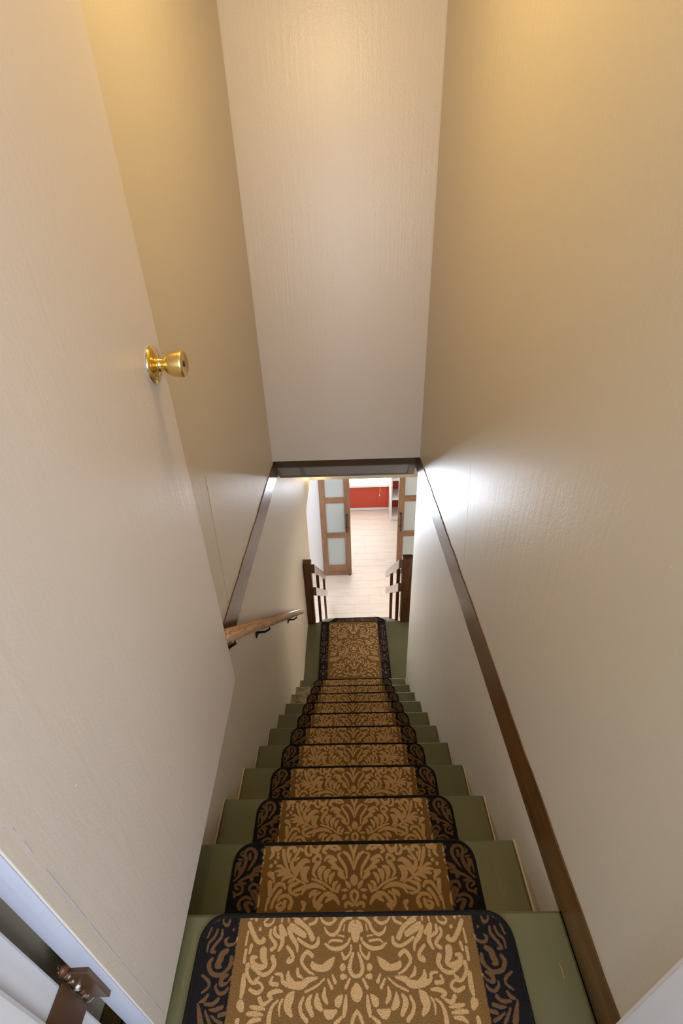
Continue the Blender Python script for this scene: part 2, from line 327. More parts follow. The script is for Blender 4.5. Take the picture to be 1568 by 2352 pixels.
CH_B = '4.3 15.5 3.5 4 25.2 5.5 2.5 36.7 6 2.3 44.2 2.5|12.7 27.2 3.5 10.5 17.5 3.5 3.1 11.5 2.5|8.4 5.6 2.6 21.1 7.7 3.1 30.9 15.7 3 35.4 25.5 3 47.4 34.2 3 60.1 30.5 2.5 65.8 21.9 1.5|23.2 17.6 1.3 25.3 27.3 1.5|24.8 36.9 1.5 37.4 35.1 1.2|29.4 44.4 2 49.3 42.7 2 56.5 46.5 1.5|12.3 40.5 2.5 17 48 2.5 31.3 55.5 3.4 50.9 55.7 2.9 63.7 48.4 2|9.5 51.7 2 11.5 62.6 1.9 23.3 71.7 2.9 28.5 62.8 1.9|5.4 64.4 2.4 11.1 76.9 3.4 13.1 87.4 3.8 8.1 95.9 3.3 0.9 98.4 2.8|42.7 7.9 2.5 49.5 2 2|43.9 9.9 2.5 56.2 15.9 3 69.1 12.1 2.5 77.6 2.2 2|82.7 2.3 3.1 86.9 12.3 3 99.1 16.3 2.5|100.6 2.4 2 110.4 6.5 3.1|114.7 12.5 2 133.8 2.7 3.6|91.7 39.3 4.9 100.6 26 4.5 114.2 16.4 4 130.2 10.7 3|109.6 33.7 5 128.3 24.3 6.5 139.4 16.6 3.5|79.3 39.2 2.5 80.9 48.5 3.9 92.7 53.2 2.9 110.5 46.9 2.9 122.6 39.5 2.5|143.6 22.5 4 136.7 35.9 4.5 125 48.9 3.4 122.3 59.8 1.9|149.6 32.2 3.5 161.8 18.8 4 155.6 41.7 4.4 158.6 52.8 3.4 162.6 58.3 1.9|174 20.8 3 173.5 30.5 3.5 161.1 37.9 2.5|182 24.8 2.5 182.8 34.3 3 169 49.2 3.4 177.5 56.6 3.4|146.5 2.8 2 145.3 10.8 2|159.2 2.9 2 160.5 10.9 2|177.1 3.1 2 180.4 13.1 2 192.2 17.1 3 198.4 11.2 2 191.9 5.2 2|217.1 6.4 3.5|206.1 23 3.5|227.9 3.5 3.6|230.7 13.5 4 219.4 30.8 4.5 206.8 43.9 3.9 194.9 42 3.9 198.3 37.3 2|231.4 27.1 2 232.9 47.8 2.4|144 52.7 2.9 132.7 63.5 3.4 131.4 72.5 3.4 140.6 75.2 3.3 137.9 68.9 1.4|194.1 58.6 7.3 191.9 69.3 6.2 185.1 79.9 2.8 196.2 83.4 4.7 211.6 78.3 4.3 215.9 69.5 4.3 206.7 67.7 2.4|172.8 69.2 4.8 168.5 79.8 4.3 176 90.2 3.3 189.3 94.5 3.3 204.6 88.7 2.4 215.5 81.8 1.9|220.3 49.6 3.4 222.7 60.6 2.4|230.8 57 2.9 231.4 74.9 2.9|45.1 70.1 1.4 56.3 80.7 7.2 70.2 86 5.2 87.1 82.7 5.2 90.1 77.5 2.4|91.2 66.8 3.9 101.6 60.6 3.4 110.3 68.7 3.9 111.6 77.6 2.9 98.2 89.7 2.4 85.9 94.7 1.4|27.5 84.9 5.7|28 98.6 4.7 20.9 98.5 2.4|48.1 96.2 1.9 42.7 106.2 3.3|57 103 1.9 49.1 114.5 2.8|64.1 101.3 1.4 79.5 111.4 1.9 101.7 119.7 1.8|78.3 99.8 1.4 96.7 103.2 4.7 109.8 110 6 130.6 110.1 5.1 147.6 105.2 3.3 151.6 95.1 2.8 163.7 93.5 1.9|119.9 86.4 2.4 117.6 94.9 3.3 108.8 99.9 1.4|138.1 91.6 2.4 136.8 100.1 4.7 126.7 105.1 2.3|158.7 108.6 3.2 172.9 107 2.8 169.8 98.6 2.3|147.8 118.4 1.8 161.6 118.5 3.7 174.4 123.4 3.2 166.6 128.2 1.8|124.6 119.9 1.8 132.3 129.6 8.2 135.1 140.6 6.7 126.8 151.3 3.1|145.9 129.6 1.8 151.1 139.1 2.2 150.1 151.5 1.3|154.7 131.3 1.8 164.6 139.2 2.7 169 151.6 4 169.1 162.1 4.4|1.8 109.3 1.9 1.6 115.9 5.6 1.5 122.4 10.1 1.3 128.8 5.5 0 133.6 1.4|13.7 102.7 2.3 21.4 114.4 2.8|20.9 125.7 1.8 22.5 140 4.1 25.3 152.4 3.1|28.9 125.8 2.3 36.4 133.8 6.8 36.1 138.5 3.2|40.2 146.3 2.2 53.3 151 6.7 62.6 146.4 2.7|63 114.6 1.8 64.3 126 4.1 57.9 135.5 2.3|78.4 122.8 1.8 77.1 135.6 6.3 69.6 143.4 3.1|89.6 124.5 1.8 95.2 135.7 5.4 86.7 151.1 3.6|105.2 127.8 2.3 110.6 138.9 3.2 106.9 149.7 3.1 96.9 158.8 3.5|-0.3 146.1 2.2 6.2 153.8 3.1 10.4 162.9 2.7|30.7 155.4 2.2 41.3 162.3 3.5|168.6 129.8 1.8 183.2 136.2 3.2 191.6 128.3 3.6|179.7 142.4 1.8 193.4 140.9 3.1 207.2 139.4 2.2|182.6 150.1 1.8 198.5 148.7 3.6 211.8 148.7 2.7|185.8 156.2 2.2 200.9 157.8 3.5 208.6 162.3 2.2|223 80.1 4.3 222.6 92.2 3.3 210.3 105.6 2.8 196.4 105.5 2.3 187.7 113.7 2.8 197.8 120.3 3.2 212.7 115.5 2.8|197.8 98.8 2.3 204 102.2 2.3|228.9 95.6 3.7 227.2 112.3 5.1 228.6 125.3 3.2|228.2 136.4 7.2 224.4 142.6 4.5|229.5 157.9 4 230.2 163.9 3.9|275 7.9 2.5 277.9 15.9 3 287.8 12 2 289.7 0.1 2|263.5 23.5 2.5|252.7 36.8 1.5 257.7 46.2 2.4 271.9 48.1 2.9 277.5 40.7 2.9 272.4 36.9 1.5|288.3 23.7 2 287.6 35.2 3 298.6 48.4 2.9 303.2 57.6 3.4 295.5 59.3 1.9|298.3 23.8 2.5 302.4 35.3 2.5 311.9 44.7 2.4 312.8 57.6 1.9|311.8 20 2 317.2 35.4 2|298.2 6.2 1.5 314.1 12.2 1.5|270.6 57.3 3.9 280 62.8 5.8 282.3 71.7 6.2 286.9 80.6 4.3 279.3 82.3 2.4|259.4 68 3.3 259 78.6 4.3 266.1 87.4 2.8 278.3 94.3 3.3 295.6 91 3.7 304 78.9 4.3 299.5 70.1 2.9|262 94.2 2.3 272.2 99.3 4.2 272.2 107.7 3.7 261.1 105.9 1.8 254.1 97.5 1.9|257.1 112.5 1.8 262.1 119.1 2.7 273.1 120.7 2.7 282.3 112.7 2.3 281.4 107.7 1.4|313.3 94.5 1.9 299.1 102.8 2.8 296.5 111.1 2.3 307.7 119.3 1.8|295.3 122.5 2.3 300.1 128.9 3.2 308.1 132.1 1.8|273.1 128.8 3.2 282.5 135.1 3.1 298.2 135.2 2.2|263.2 139.7 3.1 275.7 142.9 3.1 286.8 143 1.3|256.4 148.2 3.1 266.8 150.5 3.1|259.4 161.1 2.6 271.7 156.6 2.2 282.3 150.6 1.3|295.2 144.5 1.8 284.4 158.2 2.6 278.2 164.1 2.2|311.6 135.3 1.8 304.4 150.7 4.4 298.3 162.7 5.2'
CH_C = '13.6 103.1 1.9 22.2 57.5 5.3 15.6 15.8 3|25.2 88.2 3 41.3 47.7 6 57.3 17.1 3.8|31.8 123.8 3 32.6 93.5 6 59.4 74 4.5 52.3 58.4 2.3|60.3 43.2 3.8 75.8 33.3 5.3 105.8 39.4 6 124.2 50.3 3|68.9 12.3 4.6 92 2.5 3.8|11.1 130.7 12.6 10.8 145.6 7.4|73.2 109.9 4.5 89.2 80 6 111.9 75.6 4.5|60.7 149.6 4.4 69.5 164.7 3|76.2 130.1 5.2 84.6 155.3 4.4|91.6 115.5 6.7 101.8 140.9 3.7|110.8 101 6.7 120.8 131.5 3.7|142.1 71.4 5.2 156.1 92.2 6.7 150.7 127.4 4.5 135.4 136.9 2.2|140.7 19.7 6.1 143.3 45.7 5.3 173.1 51.8 5.3 189.3 31.6 4.5 175.5 5.1 3.8|175.6 77.5 3.7 201.2 88.5 8.2 222.7 104.4 5.2 198.9 128.8 3|174.2 102.9 3.7 188.3 118.5 8.9 176.1 138.1 3.7|224.8 6.7 4.5 245.9 33.4 5.3 239.2 79.5 4.5 222.1 114.4 3|209.6 6.2 3.8 204.1 37.3 4.5|63.5 179.4 2.2 101.2 155.8 3.7 146.1 144.7 3.7 197.8 148.7 3.7 243.4 130.2 3.7|66.5 199 5.1 92.9 180.2 6.6 122.6 176.2 5.2 156.4 162.4 3.7 181.9 168.1 2.2|99.7 195.1 3.7 129.3 191.1 5.1 155.4 182.1 2.9|121.1 210.4 2.9 147.1 201.4 4.4 136.8 186.4 2.2|211.7 164 7.4 207.1 178.7 5.1 237.4 164.8 2.9|10.1 177.8 2.9 22.9 183.1 4.4 18.7 202.5 3.7 9.3 212 2.9|29.8 198 3.7 44.4 203.3 2.9|30.5 173.5 2.9 45.4 169 2.2|36.1 236.9 2.9 61.9 228 4.4 90.4 248.1 3.6|28.5 251.1 2.9 57.5 251.9 3.6|8.5 250.5 5.1 10.1 260.1 5.8|17 274.6 4.3 24.6 260.5 3.6|42.2 280.1 3.6 53.4 266.1 5.1 78.8 266.9 3.6|7.4 297.9 5.8|20 298.3 3.6 41.2 313 4.3 52.3 303.9 2.9|16.1 312.3 2.9 33.5 331.4 4.3|6.7 330.6 4.3 6.4 344.5 12.9 6.1 358.3 5.7|29.3 354.4 3.6 25.5 365.8 2.8|5.5 383.5 6.4 14.4 383.7 5|112.4 243.9 4.4 134.2 244.6 5.1 155 264.3 5.8 183.1 279.4 3.6|126.3 258.7 3.6 147.1 278.3 5.1 182.9 284.1 2.9|172.8 202.2 2.2 171.2 231.2 5.1 191.4 260.6 5.8 194 279.7 2.9|183.7 202.5 2.9 203.4 241.8 4.4 198.1 270.3 2.9|214.9 232.5 3.6 228.2 252.1 3.6 233.6 280.8 3.6 212 280.2 3.6|231.3 203.9 3.7 244.6 223.7 3.6|117.4 296.4 4.3 132.4 282.6 4.3 153.6 292.7 5 174.7 302.7 3.6|138.5 306.4 3.6 152.6 311.5 3.6|67.1 290.2 3.6 89.1 281.4 3.6 99.2 300.6 4.3 80.4 323.4 5.7 75.8 351.1 5 78.2 383.2 4.2 94.8 410.8 2.8|55.3 322.7 3.6 58 350.6 5.7 64 382.8 5 84.1 415.1 3.5 118.1 442.8 2.8|93.8 347 5 99.8 374.7 6.4 112.8 402.3 6.3 125.7 429.6 3.5|108.4 338.1 5 115 352.2 3.6|113.6 384.2 3.5 131.7 375.6 4.3 149.2 380.6 2.8|120.1 398 3.5 137.5 403 8.5 139.9 425.6 4.9|137.4 329.7 5 136.5 348.2 4.3 154.1 353.3 3.6|162.9 321.1 5 180.6 326.2 5 169.1 339.8 5|202.5 317.5 4.3 224.6 308.8 4.3 238 323.2 3.6|201.2 340.8 4.3 218.4 350.5 3.6 236.5 346.4 2.8|173.7 385.9 4.2 183 408.8 5.6 192.5 427 3.5|191.4 386.4 4.2 203.9 413.8 5.6 206.3 431.8 2.8|212.9 382.4 4.2 221.7 409.8 4.9 223.8 432.3 2.8|164.3 362.8 5 185.4 367.9 4.3 206.9 364 4.3|131.9 447.6 2.8 180.5 453.4 4.2 231.9 468 3.5|138.2 461.1 4.2 162.1 470.6 6.3 193.4 471.4 4.2 234.5 481.3 3.5|171.3 492.7 4.2 192.4 488.9 4.8 233.6 494.4 4.8|28.1 400 2.8 42.3 398.1 4.9 63.3 405.5 2.1|52 427.6 2.8 76.2 437.2 4.9 103.5 455.7 4.2 109.7 473.6 2.8|4.9 410.6 3.5 24.1 417.9 4.2 23.7 435.8 4.2 15.9 466.6 3.5 10.1 488.4 2.1|4.4 435.3 4.9 5.5 461.9 2.8|41 442.9 4.9 58.3 450.1 4.2 33.3 467.1 4.2 22 497.5 2.1|60.7 481 4.2 84.9 486 4.2 87.5 507.9 3.5|32.2 506.4 4.2 56.6 502.7 9.7 59.4 520.1 5.5|2.9 501.3 3.5 4.3 514.3 4.8|2.2 531.5 4.8 1.9 544.4 7.6 1.5 561.4 2.7|13.1 578.6 3.4 27.3 557.8 5.5 38.2 536.8 4.1 48.5 537 3.4|1 586.7 4.8 16.4 585 4.1|119 500 3.5 135.7 513.5 4.1 120.7 538.9 4.1 102.3 568.3 3.4|87 520.9 4.1 79.5 537.9 3.4|107.5 525.7 4.1 95.8 559.6 4.1|141.7 530.9 4.8 140.4 556.5 4.8 122.3 577.3 2.7|158.7 535.7 4.8 186.4 532.1 4.8 202.7 545.4 4.1 181.4 557.6 4.8 153.2 573.8 4.1 132.1 585.9 3.4|57.6 575.6 4.8 70.6 592.7 4.8 66.5 613.5 3.4 52.9 613.2 2.7|55.6 633.9 4.7 68.7 646.6 6.1 89 643 4 103.1 626.9 3.4|124 615 4.7 143.6 627.9 6.7 167.7 620.3 4.7 161.6 607.6 3.4|97.8 593.4 6.8|111.6 589.6 3.4 117.6 606.5 2.7|172.9 587 4.1 193.3 587.5 4.8 195.4 608.5 3.4|213.7 588 3.4 226.7 596.8 3.4|205.1 617.1 4.1 217.5 633.9 4 225.9 658.8 4|-0.9 669.4 2 8.3 636.9 4.7 18.8 620.6 3.4|7.4 673.6 2 28.1 653.8 4.7 51.6 654.4 3.4|121.5 668.4 4 135.2 660.6 5.4 154.5 677.3 4|169.4 649.2 4.7 189 657.8 4 194.2 682.4 3.3|74.5 671.3 4.7 100.9 680 4|308.3 6.7 3|305.2 48.2 12.8 304.2 61 7.5|280.9 18.9 2.3 291.5 29.6 3|322 25.4 3.8 332.5 36.1 3|281.7 60.3 3|284.6 73.2 3|330.5 61.8 3|325.7 74.5 3|294.7 88.8 3.7 313.3 89.4 3.7|280.4 131.3 3.7 288.9 116.5 4.5 311.2 117.1 4.5 325.2 127.6 3.7|294.5 141.7 4.4 291.9 176.3 5.1 294.5 191.1 3.7|316.6 142.4 5.2 315.4 181.9 4.4|304.3 206 5.1 285 220.1 2.9|304.3 206 5.1 321.4 221.1 2.9|303.2 244.7 5.8 302.1 259 7.2 302.8 273.3 2.9|272.4 243.8 4.4 281.5 268 5.1 294.6 284.9 3.6 312.8 283.1 4.3 329.6 255 4.3|277.8 293.9 3.6|322.8 292.8 3.6|289.6 303.6 2.9 311.1 304.3 2.9|263.7 314.6 5 269.5 333.4 3.6|327.7 321.1 4.3 326.1 339.6 2.8|287.7 329.3 3.6 292.7 357.2 4.3 295.5 389.2 2.1|312.3 334.6 3.6 306.1 366.7 3.5|260.7 356.3 3.6 273.3 379.5 3.5|319.9 371.7 4.2 312.1 380.6 2.8|258.2 392.8 2.1 270.3 420.2 4.9|324.3 403.6 3.5 322.5 426.1 3.5|295.5 434.3 11.9 294.5 447.6 7|258.1 442.2 3.5 274.3 460.4 4.2|320.2 452.8 5.6 324.1 448.4 2.8|282.7 487 4.2 289.1 471.8 4.2 304.7 472.2 4.9 310.4 487.7 4.2 305.8 500.7 2.8|255.9 473.1 2.8 266 477.8 2.8|254.8 488.4 2.8 268.8 486.6 2.8|264.1 503.9 3.4 277.2 512.9 2.8|319.3 505.4 2.8 315.1 513.9 2.8|295.6 541.4 3.4 294.6 554.2 6.8|276.7 564.3 2.7 289.2 579.5 3.4 310.8 565.2 2.7|292.4 602.6 6.1|253.2 605.8 4.1 266.9 604.1 2.7|310.3 611.4 4 320.8 607.5 2.7|268.8 622.8 5.4 276.2 614.7 2.7|316 624 4|292.8 640 13.4 291.6 654.3 6.7|266.3 655.7 2.7|270.1 672.1 2.7|316.5 657 3.3|315.1 673.2 3.3|280.5 688.6 3.3 297.1 689 3.3'

# ---------------------------------------------------------------- helpers
def tag(o, label=None, cat=None, group=None, kind=None):
    if label: o['label'] = label
    if cat: o['category'] = cat
    if group: o['group'] = group
    if kind: o['kind'] = kind
    return o

def empty(name, loc=(0, 0, 0)):
    o = bpy.data.objects.new(name, None)
    o.location = loc
    o.empty_display_size = 0.1
    COL.objects.link(o)
    return o

def link(name, bm, material, parent=None, smooth=False):
    me = bpy.data.meshes.new(name)
    bmesh.ops.recalc_face_normals(bm, faces=bm.faces)
    bm.to_mesh(me)
    bm.free()
    me.materials.append(material)
    if smooth:
        for p in me.polygons:
            p.use_smooth = True
    o = bpy.data.objects.new(name, me)
    COL.objects.link(o)
    if parent:
        o.parent = parent
        o.matrix_parent_inverse = Matrix.Translation(-parent.location) if parent.type == 'EMPTY' else Matrix.Identity(4)
    return o

def add_box(bm, a, b, bev=0.0, seg=1):
    r = bmesh.ops.create_cube(bm, size=1.0)
    vs = r['verts']
    for v in vs:
        v.co = Vector(((a[0] + b[0]) / 2 + v.co.x * (b[0] - a[0]),
                       (a[1] + b[1]) / 2 + v.co.y * (b[1] - a[1]),
                       (a[2] + b[2]) / 2 + v.co.z * (b[2] - a[2])))
    if bev:
        es = list({e for v in vs for e in v.link_edges})
        bmesh.ops.bevel(bm, geom=es, offset=bev, segments=seg, affect='EDGES', profile=0.5)
    return bm

def box(name, a, b, material, parent=None, bev=0.0, seg=1):
    return link(name, add_box(bmesh.new(), a, b, bev, seg), material, parent)

def add_prism(bm, pts, axis, lo, hi):
    """polygon pts (two coordinates) extruded along axis 0/1/2"""
    def co(p, w):
        c = list(p); c.insert(axis, w); return c
    v1 = [bm.verts.new(co(p, lo)) for p in pts]
    v2 = [bm.verts.new(co(p, hi)) for p in pts]
    bm.faces.new(v1); bm.faces.new(v2[::-1])
    n = len(pts)
    for i in range(n):
        bm.faces.new((v1[i], v1[(i + 1) % n], v2[(i + 1) % n], v2[i]))
    return bm

def prism(name, pts, axis, lo, hi, material, parent=None, bev=0.0):
    bm = add_prism(bmesh.new(), pts, axis, lo, hi)
    if bev:
        bmesh.ops.bevel(bm, geom=list(bm.edges), offset=bev, segments=2, affect='EDGES', profile=0.5)
    return link(name, bm, material, parent)

def add_tube(bm, pts, r, seg=8, closed=False, caps=True):
    pts = [Vector(p) for p in pts]
    n = len(pts)
    rs = r if isinstance(r, (list, tuple)) else [r] * n
    rings = []
    for i, p in enumerate(pts):
        a = pts[(i - 1) % n] if (closed or i > 0) else p
        b = pts[(i + 1) % n] if (closed or i < n - 1) else p
        t = (b - a).normalized()
        ref = Vector((0, 0, 1)) if abs(t.z) < 0.9 else Vector((1, 0, 0))
        x = t.cross(ref).normalized(); y = x.cross(t)
        rings.append([bm.verts.new(p + (x * math.cos(k * 2 * math.pi / seg) + y * math.sin(k * 2 * math.pi / seg)) * rs[i]) for k in range(seg)])
    for i in range(n if closed else n - 1):
        A, B = rings[i], rings[(i + 1) % n]
        for k in range(seg):
            bm.faces.new((A[k], A[(k + 1) % seg], B[(k + 1) % seg], B[k]))
    if caps and not closed:
        bm.faces.new(rings[0][::-1]); bm.faces.new(rings[-1])
    return bm

def add_lathe(bm, prof, origin, axis, seg=40):
    ax = Vector(axis).normalized()
    ref = Vector((0, 0, 1)) if abs(ax.z) < 0.9 else Vector((1, 0, 0))
    x = ax.cross(ref).normalized(); y = x.cross(ax)
    O = Vector(origin)
    rings = []
    for (h, r) in prof:
        rings.append([bm.verts.new(O + ax * h + (x * math.cos(k * 2 * math.pi / seg) + y * math.sin(k * 2 * math.pi / seg)) * max(r, 1e-5)) for k in range(seg)])
    for A, B in zip(rings, rings[1:]):
        for k in range(seg):
            bm.faces.new((A[k], A[(k + 1) % seg], B[(k + 1) % seg], B[k]))
    bm.faces.new(rings[0][::-1]); bm.faces.new(rings[-1])
    return bm

def S(o, label=None, cat=None):
    return tag(o, label, cat, kind='structure')

# ---------------------------------------------------------------- measures (metres, camera at the origin)
XL, XR = -0.471, 0.443
Y1, RUN, RISE, Z1 = 0.408, 0.2233, 0.2, -1.283
YLAND, ZLAND = 3.537, -3.483
RUN2 = 0.2175
FLOOR = -4.683
CEIL = -2.48
YH = 2.585
TOP = 1.12

# ---------------------------------------------------------------- the stair shaft
bm = bmesh.new()
add_prism(bm, [(0.203, FLOOR - 0.1), (4.225, FLOOR - 0.1), (4.225, -2.50), (4.9, -2.50), (4.9, TOP), (0.203, TOP)], 0, XL - 0.1, XL)
wl = S(link('wall_left', bm, M['wall']), 'beige gloss-painted stair wall behind the open door, carrying the handrail', 'wall')
bm = bmesh.new()
add_prism(bm, [(0.218, FLOOR - 0.1), (2.612, FLOOR - 0.1), (2.612, TOP), (0.218, TOP)], 0, XR, XR + 0.1)
wr = S(link('wall_right', bm, M['wall']), 'beige gloss-painted stair wall without a handrail, shining near its foot end', 'wall')
o = box('wall_front', (XL, YH, -1.172), (XR, YH + 0.12, TOP), M['header'])
S(o, 'tall beige header wall hanging above the lower stairs', 'wall')
# corner caulk beads of the header wall
o2 = box('caulk_bead', (XL, YH - 0.004, -1.172), (XL + 0.005, YH, TOP), M['header'], o)
o2 = box('caulk_bead', (XR - 0.005, YH - 0.004, -1.172), (XR, YH, TOP), M['header'], o)
S(box('ceiling', (XL - 0.1, 0.1, TOP), (XR + 0.1, 2.8, TOP + 0.1), M['header']), 'beige ceiling of the upper stairwell', 'ceiling')

# dark wooden band at upper floor level, slightly ragged along its edges
def band(name, x0, x1, y0, y1, label, topz, botz, seed):
    rnd = random.Random(seed)
    n = 46
    up, lo = [], []
    for i in range(n + 1):
        y = y0 + (y1 - y0) * i / n
        k = rnd.random()
        up.append((y, topz + (rnd.uniform(-0.0012, 0.0012) if k < .8 else rnd.uniform(-0.006, -0.002))))
        lo.append((y, botz + rnd.uniform(-0.001, 0.001)))
    b = add_prism(bmesh.new(), up + lo[::-1], 0, x0, x1)
    return S(link(name, b, M['trim_wood']), label, 'trim')
band('trim_1', XL, XL + 0.004, 0.22, 2.745, 'dark brown wood band across the stair wall above the handrail', -1.182, -1.316, 3)
band('trim_2', XR - 0.004, XR, 0.22, 2.655, 'long dark brown wood band running down the right stair wall', -1.166, -1.290, 5)
# paint ridge beside the band on the left wall (an old panel seam)
prism('paint_ridge', [(1.300, -1.182), (1.306, -1.182), (1.345, -0.62), (1.343, -0.62)], 0, XL - 0.001, XL + 0.0012, M['wall'], wl)
prism('paint_ridge', [(1.42, -1.165), (1.427, -1.165), (1.50, -0.70), (1.498, -0.70)], 0, XR - 0.0005, XR + 0.001, M['wall'], wr)

# slanted soffit under the header: dark board, then two recessed grey panels in frames
def slope(t, off=0.0):       # t metres down the slope from the header foot, off = proud towards the viewer
    c, s_ = math.cos(math.radians(49.5)), math.sin(math.radians(49.5))
    return (YH + 0.012 + c * t - s_ * off, -1.166 - s_ * t - c * off)
def slope_board(name, x0, x1, t0, t1, o0, o1, material, parent=None):
    p = [slope(t0, o0), slope(t1, o0), slope(t1, o1), slope(t0, o1)]
    return prism(name, p, 0, x0, x1, material, parent)
SOFL = 0.275
so = slope_board('ceiling_slope', XL, XR, 0.0, SOFL, -0.06, -0.004, M['soffit_frame'])
S(so, 'short slanted grey soffit with two panels under the header wall', 'soffit')
slope_board('dark_board', XL, XR, 0.0, 0.108, -0.004, 0.006, M['beam_wood'], so)
for a, b in ((XL + 0.005, -0.452), (-0.318, -0.292), (0.395, XR - 0.005)):
    slope_board('stile', a, b, 0.108, SOFL, -0.004, 0.006, M['soffit_frame'], so)
slope_board('rail', XL + 0.005, XR - 0.005, 0.108, 0.118, -0.004, 0.006, M['soffit_frame'], so)
slope_board('rail', XL + 0.005, XR - 0.005, SOFL - 0.012, SOFL, -0.004, 0.006, M['soffit_frame'], so)
slope_board('panel', -0.452, -0.318, 0.118, SOFL - 0.012, -0.004, -0.001, M['soffit'], so)
slope_board('panel', -0.292, 0.395, 0.118, SOFL - 0.012, -0.004, -0.001, M['soffit'], so)

# the shaft above the lower flight
ys, zs = slope(SOFL, -0.06)
S(box('ceiling_shaft', (XL - 0.1, 2.80, -1.355), (1.05, 5.0, -1.255), M['header']), 'beige ceiling over the lower flight', 'ceiling')
S(box('wall_shaft_far', (XL - 0.1, 4.9, CEIL), (1.05, 5.0, -1.34), M['wall']), 'beige bulkhead strip above the entrance to the lower room', 'wall')
S(box('wall_shaft_right', (0.95, 2.62, CEIL), (1.05, 4.9, -1.34), M['wall']), 'beige shaft wall right of the lower flight', 'wall')
S(box('wall_shaft_back', (XR + 0.1, 2.52, FLOOR), (1.05, 2.612, -1.24), M['wall']), 'beige wall behind the landing', 'wall')

S(box('wall_shaft_right.001', (XR, 2.612, -1.30), (1.05, 2.81, -1.24), M['wall']), 'short beige ceiling piece at the end of the right stair wall', 'ceiling')

# ---------------------------------------------------------------- the doorway and hall the picture is taken from
jl = empty('trim_3', (-0.44, 0, Z1))
S(jl, 'white painted hinge jamb at the bottom left corner', 'door jamb')
box('jamb_board', (-0.50, -0.12, Z1), (-0.420, 0.203, 0.86), M['white'], jl, 0.004, 2)
box('stop_strip', (-0.420, -0.02, Z1), (-0.406, 0.163, 0.86), M['white'], jl, 0.006, 2)
jr = empty('trim_4', (0.46, 0, Z1))
S(jr, 'white painted latch jamb at the bottom right corner', 'door jamb')
box('jamb_board', (0.430, -0.12, Z1), (0.50, 0.218, 0.86), M['white'], jr, 0.006, 2)
box('stop_strip', (0.424, -0.10, Z1), (0.430, 0.209, 0.86), M['white'], jr, 0.002, 1)
S(box('trim_5', (-0.50, -0.12, 0.86), (0.50, 0.203, 0.93), M['white']), 'white door head trim over the stair doorway', 'trim')
S(box('wall_hall_left', (-1.8, -0.12, Z1), (-0.50, 0.203, TOP), M['white_wall']), 'pale hall wall left of the doorway', 'wall')
S(box('wall_hall_right', (0.50, -0.12, Z1), (1.8, 0.218, TOP), M['white_wall']), 'pale hall wall right of the doorway', 'wall')
S(box('wall_hall_head', (-0.50, -0.12, 0.93), (0.50, 0.203, TOP), M['white_wall']), 'pale hall wall above the doorway', 'wall')
S(box('wall_hall_back', (-1.8, -3.1, Z1), (1.8, -3.0, TOP), M['white_wall']), 'pale hall wall behind the viewer', 'wall')
S(box('wall_hall_side', (-1.9, -3.1, Z1), (-1.8, 0.2, TOP), M['white_wall']), 'pale hall side wall', 'wall')
S(box('wall_hall_side.001', (1.8, -3.1, Z1), (1.9, 0.2, TOP), M['white_wall']), 'pale hall side wall opposite', 'wall')
S(box('ceiling_hall', (-1.9, -3.1, TOP), (1.9, 0.1, TOP + 0.1), M['white_wall']), 'pale hall ceiling', 'ceiling')
S(box('floor_hall', (-1.9, -3.1, Z1 - 0.1), (1.9, 0.16, Z1), M['green']), 'hall floor behind the top step', 'floor')

# ---------------------------------------------------------------- the open door
ZB = -1.25
P1 = Vector((-0.396, 1.014, ZB)); P2 = Vector((-0.371, 0.222, ZB))
dd = (P2 - P1).normalized()
nn = Vector((-dd.y, dd.x, 0))
if nn.x < 0: nn = -nn                    # towards the stairs
TH = 0.044
def door_bm(s0, s1, z0, z1, d0, d1, bev=0.0):
    b = bmesh.new()
    vs = []
    add_box(b, (s0, d0, z0), (s1, d1, z1), bev, 2)
    for v in b.verts:
        v.co = P1 + dd * v.co.x + nn * v.co.y + Vector((0, 0, v.co.z))
    return b
L = (P2 - P1).length
d1 = empty('door_1', P1)
S(d1, 'beige slab door standing open over the stairs with a brass knob', 'door')
link('slab', door_bm(0, L, 0, 2.05, -TH, 0.0, 0.0015), M['door_paint'], d1)
link('edge_paint', door_bm(L - 0.0005, L + 0.0012, 0, 2.05, -TH + 0.001, -0.002), M['edge_paint'], d1)
for za, zc in ((0.02, 0.10), (0.12, 0.30), (0.315, 0.46), (0.47, 0.62), (0.66, 0.69), (0.71, 0.72)):
    link('paint_ridge', door_bm(L - 0.0215, L - 0.0208, za, zc, -0.001, 0.0005), M['edge_paint'], d1)
link('latch_plate', door_bm(-0.0018, 0.0, 0.93, 1.13, -TH + 0.010, -0.004), M['edge_paint'], d1)
# knob: rose, neck, tulip grip, key slot
K = P1 + dd * 0.066 + Vector((0, 0, -0.207 - ZB))
kb = link('door_knob', add_lathe(bmesh.new(), [(0, .0375), (.003, .0375), (.006, .036), (.0085, .031), (.011, .022), (.014, .0160), (.017, .0138), (.020, .0132), (.027, .0132), (.029, .0138)], K, nn, 48), M['brass'], d1, True)
link('grip', add_lathe(bmesh.new(), [(.026, .012), (.0275, .0145), (.0295, .0175), (.033, .0218), (.039, .0242), (.046, .0256), (.054, .0264), (.060, .0266), (.0635, .0266), (.0655, .0256), (.0662, .0238), (.0655, .0215), (.0645, .012), (.064, .0)], K, nn, 48), M['brass_satin'], kb, True)
link('key_slot', add_lathe(bmesh.new(), [(.0642, .0062), (.0652, .0060), (.0652, .0)], K, nn, 20), M['keyhole'], kb, True)
rs = link('rose_paint', add_lathe(bmesh.new(), [(0, .0392), (.0012, .0388), (.0016, .0372)], K, nn, 40), M['edge_paint'], kb, True)
